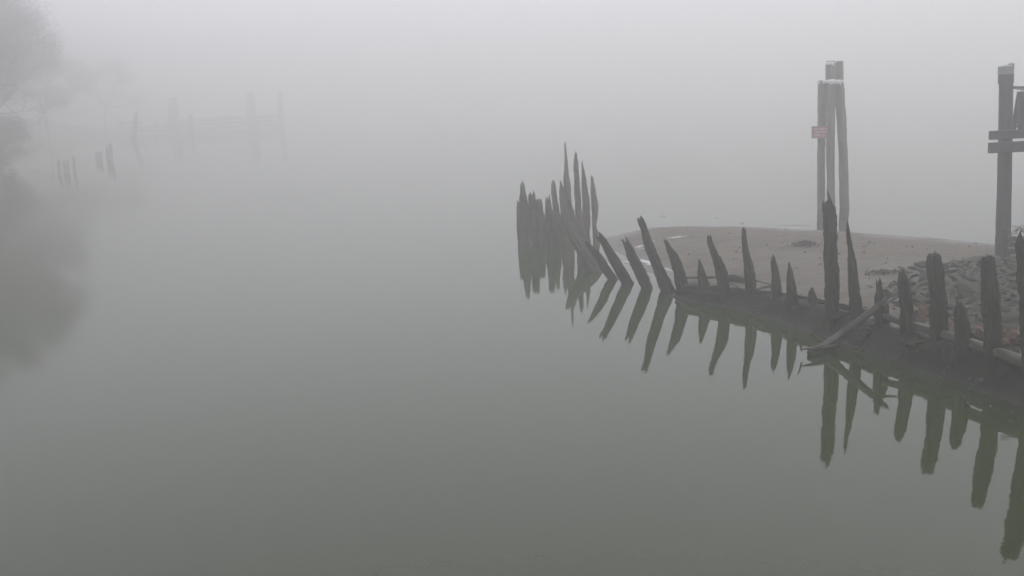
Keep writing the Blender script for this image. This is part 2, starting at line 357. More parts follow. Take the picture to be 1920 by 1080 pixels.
rib('dark upright prong growing out of the big leaning rib', [(1067.5, 378, 4), (1071, 395, 9), (1076, 420, 14), (1086, 450, 20), (1098, 480, 20)], 31.0, 29.5, seed=24, tiplen=.1)
rib('big dark rib leaning hard left, twin tipped, where the row leaves the cluster', [(1057, 401, 8), (1064, 420, 16), (1077, 444, 22), (1092, 468, 27), (1109, 492, 30), (1124, 517, 29)], 30.0, 28.0, seed=25, tiplen=.12)
rib('half hidden leaning rib right behind the big leaning one', [(1103, 459, 7), (1112, 470, 12), (1124, 487, 16), (1136, 506, 18), (1148, 524, 18)], 26.6, 26.8, seed=26, tiplen=.1)
rib('leaning rib with a forked tip, its foot in the water', [(1124, 444, 13), (1133, 456, 14), (1144, 475, 18), (1156, 495, 20), (1167, 514, 21), (1178, 532, 21)], 25.9, 26.1, seed=27, tip='fork', tiplen=.1)
rib('two pronged leaning rib, next left of the tallest leaning rib', [(1174, 455, 12), (1180, 468, 16), (1186, 482, 18), (1197, 503, 22), (1205, 520, 23), (1213, 540, 22)], 25.3, 25.4, seed=28, tip='fork', tiplen=.14)
rib('tallest leaning rib, notched flat top, its foot in the water', [(1200, 411, 11), (1206, 425, 14), (1213, 447, 16), (1221, 470, 18), (1230, 492, 20), (1240, 517, 22), (1251, 543, 24)], 24.6, 25.0, seed=29, tip='fork', tiplen=.07)
rib('rib with a stepped shoulder below its narrow top, where the mud bank begins', [(1250.5, 457, 8), (1256, 468, 13), (1263, 480, 18), (1269, 498, 20), (1276, 520, 24), (1283, 545, 28), (1286, 560, 28)], 24.2, 24.2, seed=30, tiplen=.08)
rib('short pointed rib between two taller leaning ones', [(1312, 491, 4), (1314, 505, 11), (1317, 520, 16), (1322, 540, 20), (1325, 558, 20)], 23.6, 23.6, seed=31, tiplen=.06)
rib('rib with a bulbous tip and a kink below it', [(1330, 446, 8), (1331, 456, 12), (1336, 468, 12), (1343, 486, 16), (1351, 507, 20), (1356, 537, 21), (1359, 570, 21)], 23.1, 23.1, seed=32, tiplen=.05)
rib('slender tall rib with a small square top, standing against the sand', [(1394.5, 432, 8), (1396, 450, 10), (1399, 475, 13), (1404, 500, 17), (1407, 530, 20), (1410, 575, 21)], 22.6, 22.6, seed=33, tiplen=.05)
rib('rib with a stepped top, its left half higher, crossed by the thin pole', [(1450, 490, 11), (1452, 500, 15), (1454, 515, 16), (1456, 540, 20), (1459, 588, 21)], 22.0, 21.9, seed=34, tiplen=.1)
rib('pencil pointed rib beside the stepped rib', [(1480, 499, 4), (1481, 508, 10), (1482, 522, 15), (1484, 545, 19), (1487, 596, 21)], 21.3, 21.3, seed=35, tiplen=.07)
rib('low dark stump just left of the thick tall post', [(1522, 549, 12), (1523, 560, 15), (1524, 580, 17), (1526, 610, 18)], 20.9, 20.8, seed=36, tiplen=.07)
rib('thick tall upright post with a jagged crown, in front of the far mooring piles', [(1553, 389, 24), (1555, 410, 26), (1557, 450, 26), (1558, 500, 27), (1560, 560, 27), (1563, 622, 28)], 20.1, 20.0, seed=37, tiplen=.17, name='timber_post')
rib('sharp slender rib like a spear, right of the thick tall post', [(1589.5, 419, 3), (1591, 440, 8), (1595, 470, 11), (1598, 500, 17), (1601, 530, 21), (1604, 560, 22), (1607, 625, 23)], 19.6, 19.6, seed=38, tiplen=.05)
rib('low broken stub behind the upper end of the fallen branch', [(1648, 532, 11), (1649, 545, 12), (1650, 555, 20), (1652, 580, 26), (1655, 640, 27)], 18.9, 18.9, seed=39, tiplen=.1)
rib('rib with a rounded top, between the broken stub and the square topped post', [(1692, 514, 14), (1694, 524, 21), (1697, 550, 23), (1701, 590, 26), (1706, 655, 27)], 18.2, 18.2, seed=40, tiplen=.06)
rib('thick square topped post with a chipped left edge, in front of the rocks', [(1751, 480, 22), (1752, 495, 27), (1754, 520, 27), (1758, 560, 29), (1761, 600, 31), (1766, 680, 31)], 17.6, 17.5, seed=41, tiplen=.05, name='timber_post')
rib('short slant topped rib between the two thick square posts', [(1798, 573, 15), (1801, 585, 25), (1803, 605, 26), (1806, 640, 28), (1810, 700, 29)], 16.9, 16.8, seed=42, tiplen=.08)
rib('thick flat topped post below the pier pile, in front of the rocks', [(1852, 486, 25), (1854, 510, 28), (1858, 550, 31), (1861, 600, 33), (1865, 660, 34), (1870, 730, 35)], 16.4, 16.2, seed=43, tiplen=.05, name='timber_post')
rib('broad dark post cut off by the right edge of the picture', [(1923, 460, 34), (1925, 482, 36), (1929, 540, 37), (1933, 600, 38), (1938, 680, 39), (1944, 760, 40)], 15.4, 15.2, seed=44, tiplen=.14, name='timber_post')

# ------------------------------------------------------------------ timbers lying on the bank
def lying(label, name, pxs, mat, seed, cat, n=14, group=None, tip='jag', tiplen=.08, **k):
    """pxs = (x, y, Y, width px)"""
    pts = []
    for (x, y, Y, w) in pxs:
        p = aty(x, y, Y); pts.append((p, px2m(w, p)))
    return tag(timber(name, pts, mat, seed=seed, n=n, tip=tip, tiplen=tiplen, **k), label, cat, group)
lying('long pale topped round log lying along the bank behind the near posts', 'bank_log',
      [(1645, 588, 18.98, 13), (1700, 606, 18.35, 16), (1750, 621, 17.7, 18), (1800, 637, 17.05, 21), (1850, 654, 16.4, 23), (1905, 673, 15.8, 25), (1965, 695, 15.2, 27)], M_PALELOG, 51, 'log', square=2.3, rough=.11)
lying('lower dark beam half sunk in the mud beneath the long pale log', 'bank_beam',
      [(1690, 640, 18.05, 13), (1760, 660, 17.3, 15), (1840, 684, 16.5, 17), (1950, 712, 15.6, 19)], M_RIB, 52, 'beam', rough=.15)
lying('dark hull plank edging the mud bank below the slender tall rib', 'hull_plank',
      [(1268, 548, 24.3, 12), (1330, 552, 23.4, 13), (1400, 565, 22.75, 14), (1470, 583, 21.8, 14), (1540, 606, 20.6, 15), (1600, 620, 19.75, 15)], M_RIB, 53, 'plank', rough=.2)
lying('upper hull timber running behind the ribs at the crest of the mud bank', 'hull_plank',
      [(1285, 536, 24.0, 10), (1350, 541, 23.3, 11), (1430, 549, 22.4, 12), (1510, 560, 21.3, 12), (1575, 573, 20.3, 12), (1640, 588, 19.3, 12)], M_RIB, 54, 'plank', rough=.22)
lying('thin straight pole lying across the sand behind the ribs', 'thin_pole',
      [(1286, 521, 25.8, 4.5), (1340, 519.5, 25.9, 5.5), (1400, 519, 26.0, 6), (1460, 518, 26.0, 5), (1503, 516, 26.0, 3)], M_RIB, 55, 'pole', n=10, tiplen=.05)
lying('broken dark timber chunk resting on the thin pole', 'timber_chunk',
      [(1364, 521, 25.3, 12), (1380, 522, 25.2, 15), (1398, 527, 25.0, 9)], M_RIB, 56, 'timber', rough=.2)
lying('pale split board slanting down right of the slender tall rib', 'split_board',
      [(1412, 525, 25.0, 3.5), (1430, 529, 24.6, 4), (1450, 534, 24.1, 4)], M_PALELOG, 57, 'board', n=8, tiplen=.04)
lying('pale split board slanting down between the kinked rib and slender tall rib', 'split_board',
      [(1364, 529, 24.8, 3), (1378, 534, 24.4, 4), (1396, 543, 23.9, 3.5)], M_PALELOG, 58, 'board', n=8, tiplen=.04)
for k, (x, y, a, c) in enumerate([(1430, 541, .5, 'short rusty brown board end lodged left of the stepped rib'), (1512, 575, -.3, 'short dark board end left of the low stump'), (1585, 590, .3, 'short dark board end between the thick tall post and the spear rib'), (1730, 641, .1, 'flat board fragment in the mud below the square topped post')]):
    p = on_ground(x, y, .4); d = Vector((math.cos(a), math.sin(a) * .6, .12)) * .33
    tag(timber('board_fragment', [(p - d, .09), (p, .1), (p + d, .06)], M_BROWN if k == 0 else M_RIB, seed=60 + k, n=8, tiplen=.06), c, 'board')
# the fallen branch with its forked root end over the water
root = empty('fallen_branch', aty(1523, 668, 18.9))
tag(root, 'grey fallen branch leaning from the bank down to the water, forked at its foot', 'branch')
pts = [(1516, 672, 18.75, 20), (1535, 662, 18.8, 27), (1560, 642, 18.8, 24), (1590, 618, 18.75, 20), (1620, 594, 18.7, 17), (1655, 567, 18.6, 12), (1664, 558, 18.6, 8)]
P = [(aty(x, y, Y), px2m(w, aty(x, y, Y))) for x, y, Y, w in pts]
o = timber('stem', P, M_LOG, seed=71, n=14, tiplen=.1, square=2.1); o.data.transform(Matrix.Translation(o.location)); o.location = (0, 0, 0); local(root, o)
for s_, nm, pts in [(72, 'side_branch', [(1572, 646, 18.75, 13), (1550, 650, 18.7, 12), (1525, 653, 18.6, 8), (1505, 654, 18.55, 3)]),
                    (73, 'root_stub', [(1540, 660, 18.75, 18), (1528, 660, 18.7, 18), (1517, 662, 18.65, 12)]),
                    (74, 'side_branch', [(1650, 575, 18.65, 6), (1680, 558, 18.9, 5), (1703, 545, 19.1, 2.5)])]:
    P = [(aty(x, y, Y), px2m(w, aty(x, y, Y))) for x, y, Y, w in pts]
    o = timber(nm, P, M_LOG, seed=s_, n=10, tiplen=.05, square=2.1); o.data.transform(Matrix.Translation(o.location)); o.location = (0, 0, 0); local(root, o)
lying('small dark twig poking out of the water at the tip of the fallen branch', 'twig', [(1503.5, 658, 18.6, 4), (1500, 645, 18.6, 4), (1496, 636, 18.6, 2)], M_TWIG, 75, 'twig', n=6, tiplen=.03)

# ------------------------------------------------------------------ far mooring piles (dolphin) and its sign
YD = 38.2
dol = empty('mooring_piles', aty(1561, 388, YD))
tag(dol, 'cluster of tall grey mooring piles with white stained tops in the fog beyond the sand', 'piles')
def pile(parent, pxs, Y, mat, seed, nm='pile', rough=.10, tiplen=.03, n=18):
    P = []
    for (x, y, w) in reversed(pxs):
        p = aty(x, y, Y); P.append((p, px2m(w, p)))
    d = (P[0][0] - P[1][0]).normalized(); P = [(P[0][0] + d * 1.6, P[0][1])] + P
    o = timber(nm, P, mat, seed=seed, n=n, tiplen=tiplen, square=2.0, rough=rough, aspect=1.0)
    o.data.transform(Matrix.Translation(o.location)); o.location = (0, 0, 0); return local(parent, o)
pl = [([(1542, 151, 18), (1541, 200, 17), (1539.5, 300, 15.5), (1539, 388, 15)], YD - .3, 81),
      ([(1558.5, 151, 18), (1557.5, 200, 17), (1557, 300, 15.5), (1558, 388, 15.5)], YD - .55, 82),
      ([(1573, 151, 17), (1575.5, 200, 18), (1580, 280, 17), (1583, 388, 18)], YD - .35, 83),
      ([(1557, 114, 19.5), (1557.3, 200, 18), (1558, 260, 15), (1558, 388, 14)], YD + .15, 84),
      ([(1573.5, 114.5, 16), (1575, 180, 16), (1580, 280, 14), (1583, 388, 14)], YD + .35, 85)]
for pxs, Y, sd_ in pl[:3]: pile(dol, pxs, Y, M_PILE, sd_)
for pxs, Y, sd_ in pl[3:]: pile(dol, pxs, Y, M_PILE, sd_, rough=.02, tiplen=.0, nm='tall_pile')
def blob(parent, px, py, Y, w, h, mat, seed, nm, down=.15):
    rng = random.Random(seed); c = aty(px, py, Y); r = px2m(w, c) / 2; hh = px2m(h, c)
    V, Fc = [], []; n = 16
    for j, (rr_, zz) in enumerate([(.5, hh * .6), (.98, hh * .25), (1.06, -.02), (1.07, -down)]):
        for i in range(n):
            a = 2 * math.pi * i / n; k = .85 + .3 * rng.random()
            z = zz * (k if j < 2 else 1) - (rng.random() ** 2 * down * 2.2 if j == 3 else 0)
            V.append(c + Vector((math.cos(a) * r * rr_ * (k if j == 0 else 1), math.sin(a) * r * rr_, z)))
        if j:
            for i in range(n): Fc.append(((j - 1) * n + i, (j - 1) * n + (i + 1) % n, j * n + (i + 1) % n, j * n + i))
    V.append(c + Vector((0, 0, hh * .7))); Fc += [(len(V) - 1, (i + 1) % n, i) for i in range(n)]
    return local(parent, mesh_obj(nm, V, Fc, mat, smooth=True))
blob(dol, 1542, 151.5, YD - .3, 17.5, 2.5, M_WHITE, 1, 'droppings_crust', .06)
blob(dol, 1558.5, 151.0, YD - .55, 17.8, 3, M_WHITE, 2, 'droppings_crust', .07)
blob(dol, 1573, 151.5, YD - .35, 16.5, 3, M_WHITE, 3, 'droppings_crust', .07)
blob(dol, 1557, 117.5, YD + .05, 14, 3, M_WHITE, 4, 'droppings_crust', .05)
# sign
sg = empty('notice_sign', aty(1537, 248, YD - .62))
tag(sg, 'small faded red notice sign with three rows of white lettering nailed to the mooring piles', 'sign')
def quadbox(x0, y0, x1, y1, Y, th, mat, nm, parent):
    a, b_, c, d = aty(x0, y0, Y), aty(x1, y0 - .3, Y), aty(x1, y1 - .3, Y), aty(x0, y1, Y)
    t = Vector((0, th, 0)); V = [a, b_, c, d, a + t, b_ + t, c + t, d + t]
    return local(parent, mesh_obj(nm, V, [(3, 2, 1, 0), (4, 5, 6, 7), (0, 1, 5, 4), (1, 2, 6, 5), (2, 3, 7, 6), (3, 0, 4, 7)], mat))
quadbox(1522, 237, 1552, 259.5, YD - .85, .03, M_RED, 'sign_board', sg)
rng = random.Random(5)
V, Fc = [], []
for (x0, x1, y, h) in [(1528, 1549.5, 240.5, 3.2), (1528.5, 1549, 246.3, 2.8), (1527.5, 1546, 251.8, 2.8)]:
    x = x0
    while x < x1:
        w = rng.uniform(1.1, 1.9)
        if rng.random() < .86:
            a = len(V); yy = y - .012 * (x - 1522)
            # a letter-like stroke pair, too faded to read
            for (u0, u1, v0, v1) in ((0, .45, 0, 1), (.45, 1, .0, .35), (.45, 1, .62, 1)) if rng.random() < .6 else ((0, .4, 0, 1), (.4, .75, .35, .65), (.75, 1, 0, 1)):
                a = len(V); V += [aty(x + w * u0, yy + h * v0, YD - .855), aty(x + w * u1, yy + h * v0, YD - .855), aty(x + w * u1, yy + h * v1, YD - .855), aty(x + w * u0, yy + h * v1, YD - .855)]
                Fc.append((a + 3, a + 2, a + 1, a))
        x += w + .45
local(sg, mesh_obj('lettering', V, Fc, M_LETTER))['kind'] = 'stuff'

# ------------------------------------------------------------------ pier at the right edge
YP = 25.6
pier = empty('pier', aty(1881, 470, YP))
tag(pier, 'dark timber pier corner with a tall capped pile and two crossbeams, at the right edge', 'pier')
pile(pier, [(1886.5, 123, 26), (1885.5, 200, 25.5), (1884, 300, 26), (1881, 400, 26), (1878.5, 478, 26)], YP, M_PIER, 91, rough=.03, tiplen=.0)
pile(pier, [(1896, 120, 9), (1895, 200, 9), (1893, 300, 10), (1890, 470, 10)], YP + .35, M_PIER, 92, rough=.03, tiplen=.0)
pile(pier, [(1990, 120, 26), (1986, 300, 26), (1980, 490, 26)], YP + 1.2, M_PIER, 93, rough=.03, tiplen=.0)
def prism(parent, nm, A, B, hw, hh, mat, seed=0):
    """squared timber between two world points; hw, hh full depth / height"""
    d = (B - A).normalized(); up = Vector((0, 0, 1)) if abs(d.z) < .9 else Vector((0, 1, 0)); s_ = d.cross(up).normalized(); u = s_.cross(d)
    V = [q + s_ * (a * hw / 2) + u * (c * hh / 2) for q in (A, B) for a, c in ((-1, -1), (1, -1), (1, 1), (-1, 1))]
    o = mesh_obj(nm, V, [(3, 2, 1, 0), (4, 5, 6, 7), (0, 1, 5, 4), (1, 2, 6, 5), (2, 3, 7, 6), (3, 0, 4, 7)], mat)
    bm = bmesh.new(); bm.from_mesh(o.data); bmesh.ops.bevel(bm, geom=bm.edges[:], offset=min(hw, hh) * .06, segments=1, affect='EDGES'); bmesh.ops.recalc_face_normals(bm, faces=bm.faces[:]); bm.to_mesh(o.data); bm.free()
    return local(parent, o)
def collar(parent, px, y0, y1, Y, w, mat, nm):
    a, b_ = aty(px, y0, Y), aty(px - .5, y1, Y); r = px2m(w, a) / 2; n = 20; V, Fc = [], []
    for (q, k) in ((a, 1), (b_, 1), (b_, .9)):
        V += [q + Vector((math.cos(2 * math.pi * i / n) * r * k, math.sin(2 * math.pi * i / n) * r * k, 0)) for i in range(n)]
    for j in (0, 1): Fc += [(j * n + i, j * n + (i + 1) % n, (j + 1) * n + (i + 1) % n, (j + 1) * n + i) for i in range(n)]
    V.append(a + Vector((0, 0, .04))); Fc += [(len(V) - 1, (i + 1) % n, i) for i in range(n)]
    o = mesh_obj(nm, V, Fc, mat); bm = bmesh.new(); bm.from_mesh(o.data); bmesh.ops.recalc_face_normals(bm, faces=bm.faces[:]); bm.to_mesh(o.data); bm.free()
    return local(parent, o)
collar(pier, 1886.5, 124, 139, YP, 28, M_CAP, 'metal_cap')
collar(pier, 1886.3, 139, 156, YP, 27.4, M_PIER, 'collar')
collar(pier, 1896, 119.5, 136, YP + .35, 11, M_CAP, 'metal_cap')
mm_ = lambda px: px * (depth((12, YP, 3))) / F_PX
prism(pier, 'crossbeam', aty(1856, 254, YP - .32), aty(2000, 246, YP - .2), .14, mm_(16.5), M_PIER)
prism(pier, 'crossbeam', aty(1854.5, 277.5, YP - .32), aty(2000, 270.5, YP - .2), .14, mm_(20), M_PIER)
prism(pier, 'brace', aty(1899, 250, YP + .1), aty(1912, 172, YP + .1), .1, mm_(7), M_PIER)
prism(pier, 'brace', aty(1934, 250, YP + .3), aty(1914, 172, YP + .3), .1, mm_(7), M_PIER)
prism(pier, 'upright', aty(1914, 250, YP + .2), aty(1915.5, 172, YP + .2), .12, mm_(9), M_PIER)
prism(pier, 'rail', aty(1898, 229.5, YP + .25), aty(1990, 226, YP + .25), .08, mm_(5), M_PIER)
prism(pier, 'rail', aty(1898, 237, YP + .25), aty(1990, 234, YP + .25), .08, mm_(5), M_PIER)
prism(pier, 'roof_edge', aty(1906, 166, YP - .2), aty(1990, 181, YP - .1), .12, mm_(2.5), M_CAP)
prism(pier, 'roof', aty(1911, 164, YP + .4), aty(1990, 164, YP + .5), 1.1, mm_(5), M_PIER)
# low bulkhead beside the pier
bk = empty('timber_bulkhead', aty(1905, 470, YP - .4))
tag(bk, 'low dark bulkhead of stacked timbers at the foot of the pier', 'bulkhead')
for k, (y0, h) in enumerate([(448, 9), (459, 9.5), (471, 10)]):
    prism(bk, 'timber', aty(1890 + k, y0, YP - .45), aty(2010, y0 - 3, YP - .7), .16, mm_(h), M_PIER)
prism(bk, 'ledge_board', aty(1889.5, 465, YP - .56), aty(1902, 464.6, YP - .56), .05, mm_(2), M_CAP)

# ------------------------------------------------------------------ rocks
def rock_mesh(seed, nm, mat, flat=.55):
    rng = random.Random(seed); bm = bmesh.new()
    for _ in range(11):
        v = Vector((rng.gauss(0, 1), rng.gauss(0, 1), rng.gauss(0, 1))).normalized() * rng.uniform(.8, 1.0)
        bm.verts.new((v.x, v.y * .78, v.z * flat))
    r = bmesh.ops.convex_hull(bm, input=bm.verts[:]); 
    bmesh.ops.delete(bm, geom=[g for g in r['geom_interior'] if isinstance(g, bmesh.types.BMVert)], context='VERTS')
    bmesh.ops.bevel(bm, geom=bm.edges[:], offset=.05, segments=1, affect='EDGES', clamp_overlap=True)
    me = bpy.data.meshes.new(nm); bm.to_mesh(me); bm.free(); me.materials.append(mat); return me
RM = [rock_mesh(200 + i, 'rock', M_ROCK, .30 + .09 * (i % 4)) for i in range(12)]
rng = random.Random(21)
spots = []
tries = 0
while len(spots) < 290 and tries < 60000:
    tries += 1
    x, y = rng.uniform(7.6, 15.2), rng.uniform(15.5, 27)
    X, Y = np.array([x]), np.array([y])
    if not inside(X, Y, MOUND)[0]: continue
    q = ROT.transposed() @ (Vector((x, y, .8)) - Vector((0, 0, CAM_H))); u = 960 + F_PX * q.x / -q.z
    if u > 1945 or u < 1620: continue
    d = float(seg_dist(X, Y, MOUND + MOUND[:1])[0]); s_ = rng.uniform(.13, .22) if rng.random() < .5 else rng.uniform(.22, .40)
    if rng.random() > .35 + d: continue
    if any((x - a) ** 2 + (y - c) ** 2 < ((s_ + e) * .62) ** 2 for a, c, e in spots): continue
    spots.append((x, y, s_))
for i, (x, y, s_) in enumerate(spots):
    o = link(bpy.data.objects.new('rock', RM[rng.randrange(12)]))
    o.location = (x, y, zt(x, y) + s_ * .05); o.scale = (s_ * rng.uniform(.9, 1.25), s_ * rng.uniform(.85, 1.1), s_ * rng.uniform(.7, 1.1))
    o.rotation_euler = (rng.uniform(-.6, .45), rng.uniform(-.55, .55), rng.uniform(0, 6.28))
    tag(o, 'grey green angular rock in the rock pile behind the near posts', 'rock', 'rocks of the rock pile behind the posts')
for i, (px, py, w, fl, lb) in enumerate([(1836, 712, 22, .8, 'rounded pale boulder at the waterline left of the thick flat topped post'), (1820, 708, 11, .9, 'narrow upright stone touching the rounded pale boulder'),
        (1722, 657, 13, .95, 'small pale stone on the mud below the square topped post'), (1778, 684, 9, .6, 'small stone in the mud left of the short slant topped rib'), (1768, 692, 14, .35, 'flat stone at the waterline below the square topped post'),
        (1678, 574, 15, .7, 'pale wedge shaped rock between the broken stub and the rounded rib'), (1817, 724, 8, .5, 'pebble sized stone at the water edge below the rounded pale boulder')]):
    p = on_ground(px, py + 6, .2); r = px2m(w, p) * .52
    o = link(bpy.data.objects.new('boulder', rock_mesh(300 + i, 'boulder', M_ROCK2, .8))); o.location = p + Vector((0, 0, r * fl * .5)); o.scale = (r, r, r * fl * 1.1); o.rotation_euler = (0, 0, i)
    tag(o, lb, 'rock')
for i, (px, py, w, lb) in enumerate([(1345, 409, 10, 'small dark stone breaking the water, farther of the pair beyond the sand'), (1391, 418, 14, 'larger dark stone breaking the water, nearer of the pair beyond the sand')]):
    p = at(px, py, 0); r = px2m(w, p) * .5
    o = link(bpy.data.objects.new('stone', rock_mesh(330 + i, 'stone', M_ROCK2, .5))); o.location = p; o.scale = (r, r, r * .6); tag(o, lb, 'stone')

# weed and debris heap on the sand
def scraps(name, px, py, wpx, hm, nb, seed, mat, label, cat, lng=.22, thick=.02, z0=.2, dy=.3):
    rng = random.Random(seed); c = on_ground(px, py, z0); R = px2m(wpx, c) / 2; V, Fc = [], []
    for _ in range(nb):
        a = rng.uniform(0, 6.28); rr_ = abs(rng.gauss(0, .5)); x, y = math.cos(a) * rr_ * R, math.sin(a) * rr_ * dy
        h = max(0, 1 - rr_) * hm * rng.random(); p = Vector((x, y, zt(c.x + x, c.y + y) - c.z + h))
        d = Vector((rng.gauss(0, 1), rng.gauss(0, .6), rng.gauss(0, .35))).normalized() * lng * rng.uniform(.4, 1); s_ = d.cross(Vector((0, .5, 1))).normalized() * thick
        u = Vector((0, 0, thick)); m_ = p + Vector((0, 0, thick * 1.5)); a0 = len(V)
        V += [p - d, m_ + s_, p + d, m_ - s_ , m_ + u + s_ * .2]; Fc += [(a0, a0 + 1, a0 + 4), (a0 + 1, a0 + 2, a0 + 4), (a0 + 2, a0 + 3, a0 + 4), (a0 + 3, a0, a0 + 4)]
    o = mesh_obj(name, V, Fc, mat); o.location = c; return tag(o, label, cat)
scraps('weed_heap', 1508, 461, 50, .14, 130, 1, M_WEED, 'low heap of brown weed and twigs on the open sand', 'weed')
scraps('drift_litter', 1655, 512, 60, .06, 80, 2, M_WEED, 'scattered drift litter on the sand at the tip of the rock pile', 'litter', lng=.15)
scraps('drift_litter', 1490, 560, 60, .08, 70, 3, M_WEED, 'tangle of twigs caught behind the pencil pointed rib', 'litter', lng=.2)
scraps('drift_litter', 1600, 585, 60, .1, 80, 4, M_WEED, 'tangle of twigs on the bank behind the spear shaped rib', 'litter', lng=.25, z0=.5)

for k, (px, py, w, lb) in enumerate([(1330, 556, 70, 'wet weed and twigs on the mud under the kinked rib'), (1430, 578, 80, 'wet weed and twigs on the mud under the stepped rib'), (1540, 620, 70, 'twigs and weed on the mud at the foot of the thick tall post'),
        (1620, 632, 80, 'twigs and weed on the mud under the fallen branch'), (1710, 655, 80, 'weed and splinters on the mud below the rounded rib'), (1790, 672, 80, 'weed and splinters on the mud below the short slant topped rib'), (1880, 700, 80, 'weed and splinters on the mud beside the flat topped post')]):
    scraps('bank_litter', px, py, w, .05, 70, 10 + k, M_LOG if k % 2 else M_WEED, lb, 'litter', lng=.16, thick=.014, dy=.25)

# small drift scattered thinly over the open sand
rng = random.Random(77); V, Fc = [], []
cnt = 0
while cnt < 420:
    u, v = rng.uniform(1160, 1900), rng.uniform(428, 560); c = on_ground(u, v)
    if c.z < .015 or not inside(np.array([c.x]), np.array([c.y]), NEAR + FAR[:-1])[0]: continue
    if rng.random() > .25 + .75 * (vn(np.array([c.x]), np.array([c.y]), 1.6)[0] > .05): cnt += 1; continue
    cnt += 1; L_ = rng.uniform(.02, .09); a = rng.uniform(0, 6.28); d = Vector((math.cos(a), math.sin(a), rng.uniform(0, .3))) * L_; e = Vector((-math.sin(a), math.cos(a), 0)) * L_ * rng.uniform(.15, .6); u_ = Vector((0, 0, L_ * rng.uniform(.3, .7))); a0 = len(V)
    V += [c - d, c + e, c + d, c - e, c + u_]; Fc += [(a0, a0 + 1, a0 + 4), (a0 + 1, a0 + 2, a0 + 4), (a0 + 2, a0 + 3, a0 + 4), (a0 + 3, a0, a0 + 4)]
tag(mesh_obj('drift_crumbs', V, Fc, M_WEED), 'dark crumbs of drift scattered over the sand', kind='stuff')

# dead bracken between rocks and log
def bracken(px, py, wpx, hpx, seed, label):
    rng = random.Random(seed); c = on_ground(px, py, .7); R = px2m(wpx, c) / 2; H = px2m(hpx, c) * 1.0; V, Fc = [], []
    for _ in range(46):
        x, y = rng.uniform(-R, R), rng.uniform(-.3, .3); base = Vector((x, y, zt(c.x + x, c.y + y) - c.z))
        d = Vector((rng.gauss(0, .6), rng.gauss(0, .6), rng.uniform(.35, 1))).normalized(); L = H * rng.uniform(.6, 1.3); nleaf = 9
        side = d.cross(Vector((0, 0, 1))).normalized()
        for k in range(nleaf):
            t = (k + 1) / nleaf; q = base + d * L * t - Vector((0, 0, .35 * L * t * t)); w = L * .30 * (1 - t * .75)
            for s_ in (-1, 1):
                e = q + side * s_ * w + d * w * .4 + Vector((0, 0, rng.uniform(-.3, .05) * w)); f = d * L * .05
                a0 = len(V); V += [q - f, q + f, e]; Fc.append((a0, a0 + 1, a0 + 2))
        a0 = len(V); V += [base - side * .006, base + side * .006, base + d * L * .8 - Vector((0, 0, .22 * L))]; Fc.append((a0, a0 + 1, a0 + 2))
    o = mesh_obj('dead_bracken', V, Fc, M_FERN); o.location = c; tag(o, label, 'plant', 'dead orange bracken beside the bank log')
bracken(1732, 597, 44, 30, 1, 'dead orange bracken tuft left of the square topped post')
bracken(1785, 618, 34, 22, 2, 'dead bracken tuft between the square topped post and the short slanted rib')
bracken(1832, 634, 50, 30, 3, 'dead orange bracken tuft between the short slanted rib and the flat topped post')
bracken(1893, 640, 52, 44, 4, 'largest orange bracken clump, between the flat topped post and the right edge')
# dry stems standing among the rocks
def stems(px, py, seed, n, H, label, nm='dry_stems'):
    rng = random.Random(seed); c = on_ground(px, py, .7); V, Fc = [], []
    for _ in range(n):
        b0 = Vector((rng.uniform(-.25, .25), rng.uniform(-.2, .2), -.03)); d = Vector((rng.gauss(0, .45), rng.gauss(0, .3), 1)).normalized(); L = H * rng.uniform(.5, 1.1); bend = Vector((rng.gauss(0, .3), rng.gauss(0, .2), 0)) * L
        prev = None
        for k in range(5):
            t = k / 4; q = b0 + d * L * t + bend * t * t; r = .008 * (1 - .7 * t); ring = [len(V) + i for i in range(3)]
            V += [q + Vector((math.cos(2.09 * i) * r, math.sin(2.09 * i) * r, 0)) for i in range(3)]
            if prev: Fc += [(prev[i], prev[(i + 1) % 3], ring[(i + 1) % 3], ring[i]) for i in range(3)]
            prev = ring
    o = mesh_obj(nm, V, Fc, M_PALETWIG); o.location = c; tag(o, label, 'plant')
stems(1785, 575, 1, 9, .45, 'pale dry stems sticking up right of the square topped post')
stems(1830, 600, 2, 9, .4, 'pale dry stems sticking up left of the flat topped post')
stems(1650, 560, 3, 5, .3, 'few dry stems above the broken stub')
stems(1845, 474, 4, 5, .35, 'thin dry stems on the sand just left of the pier pile')
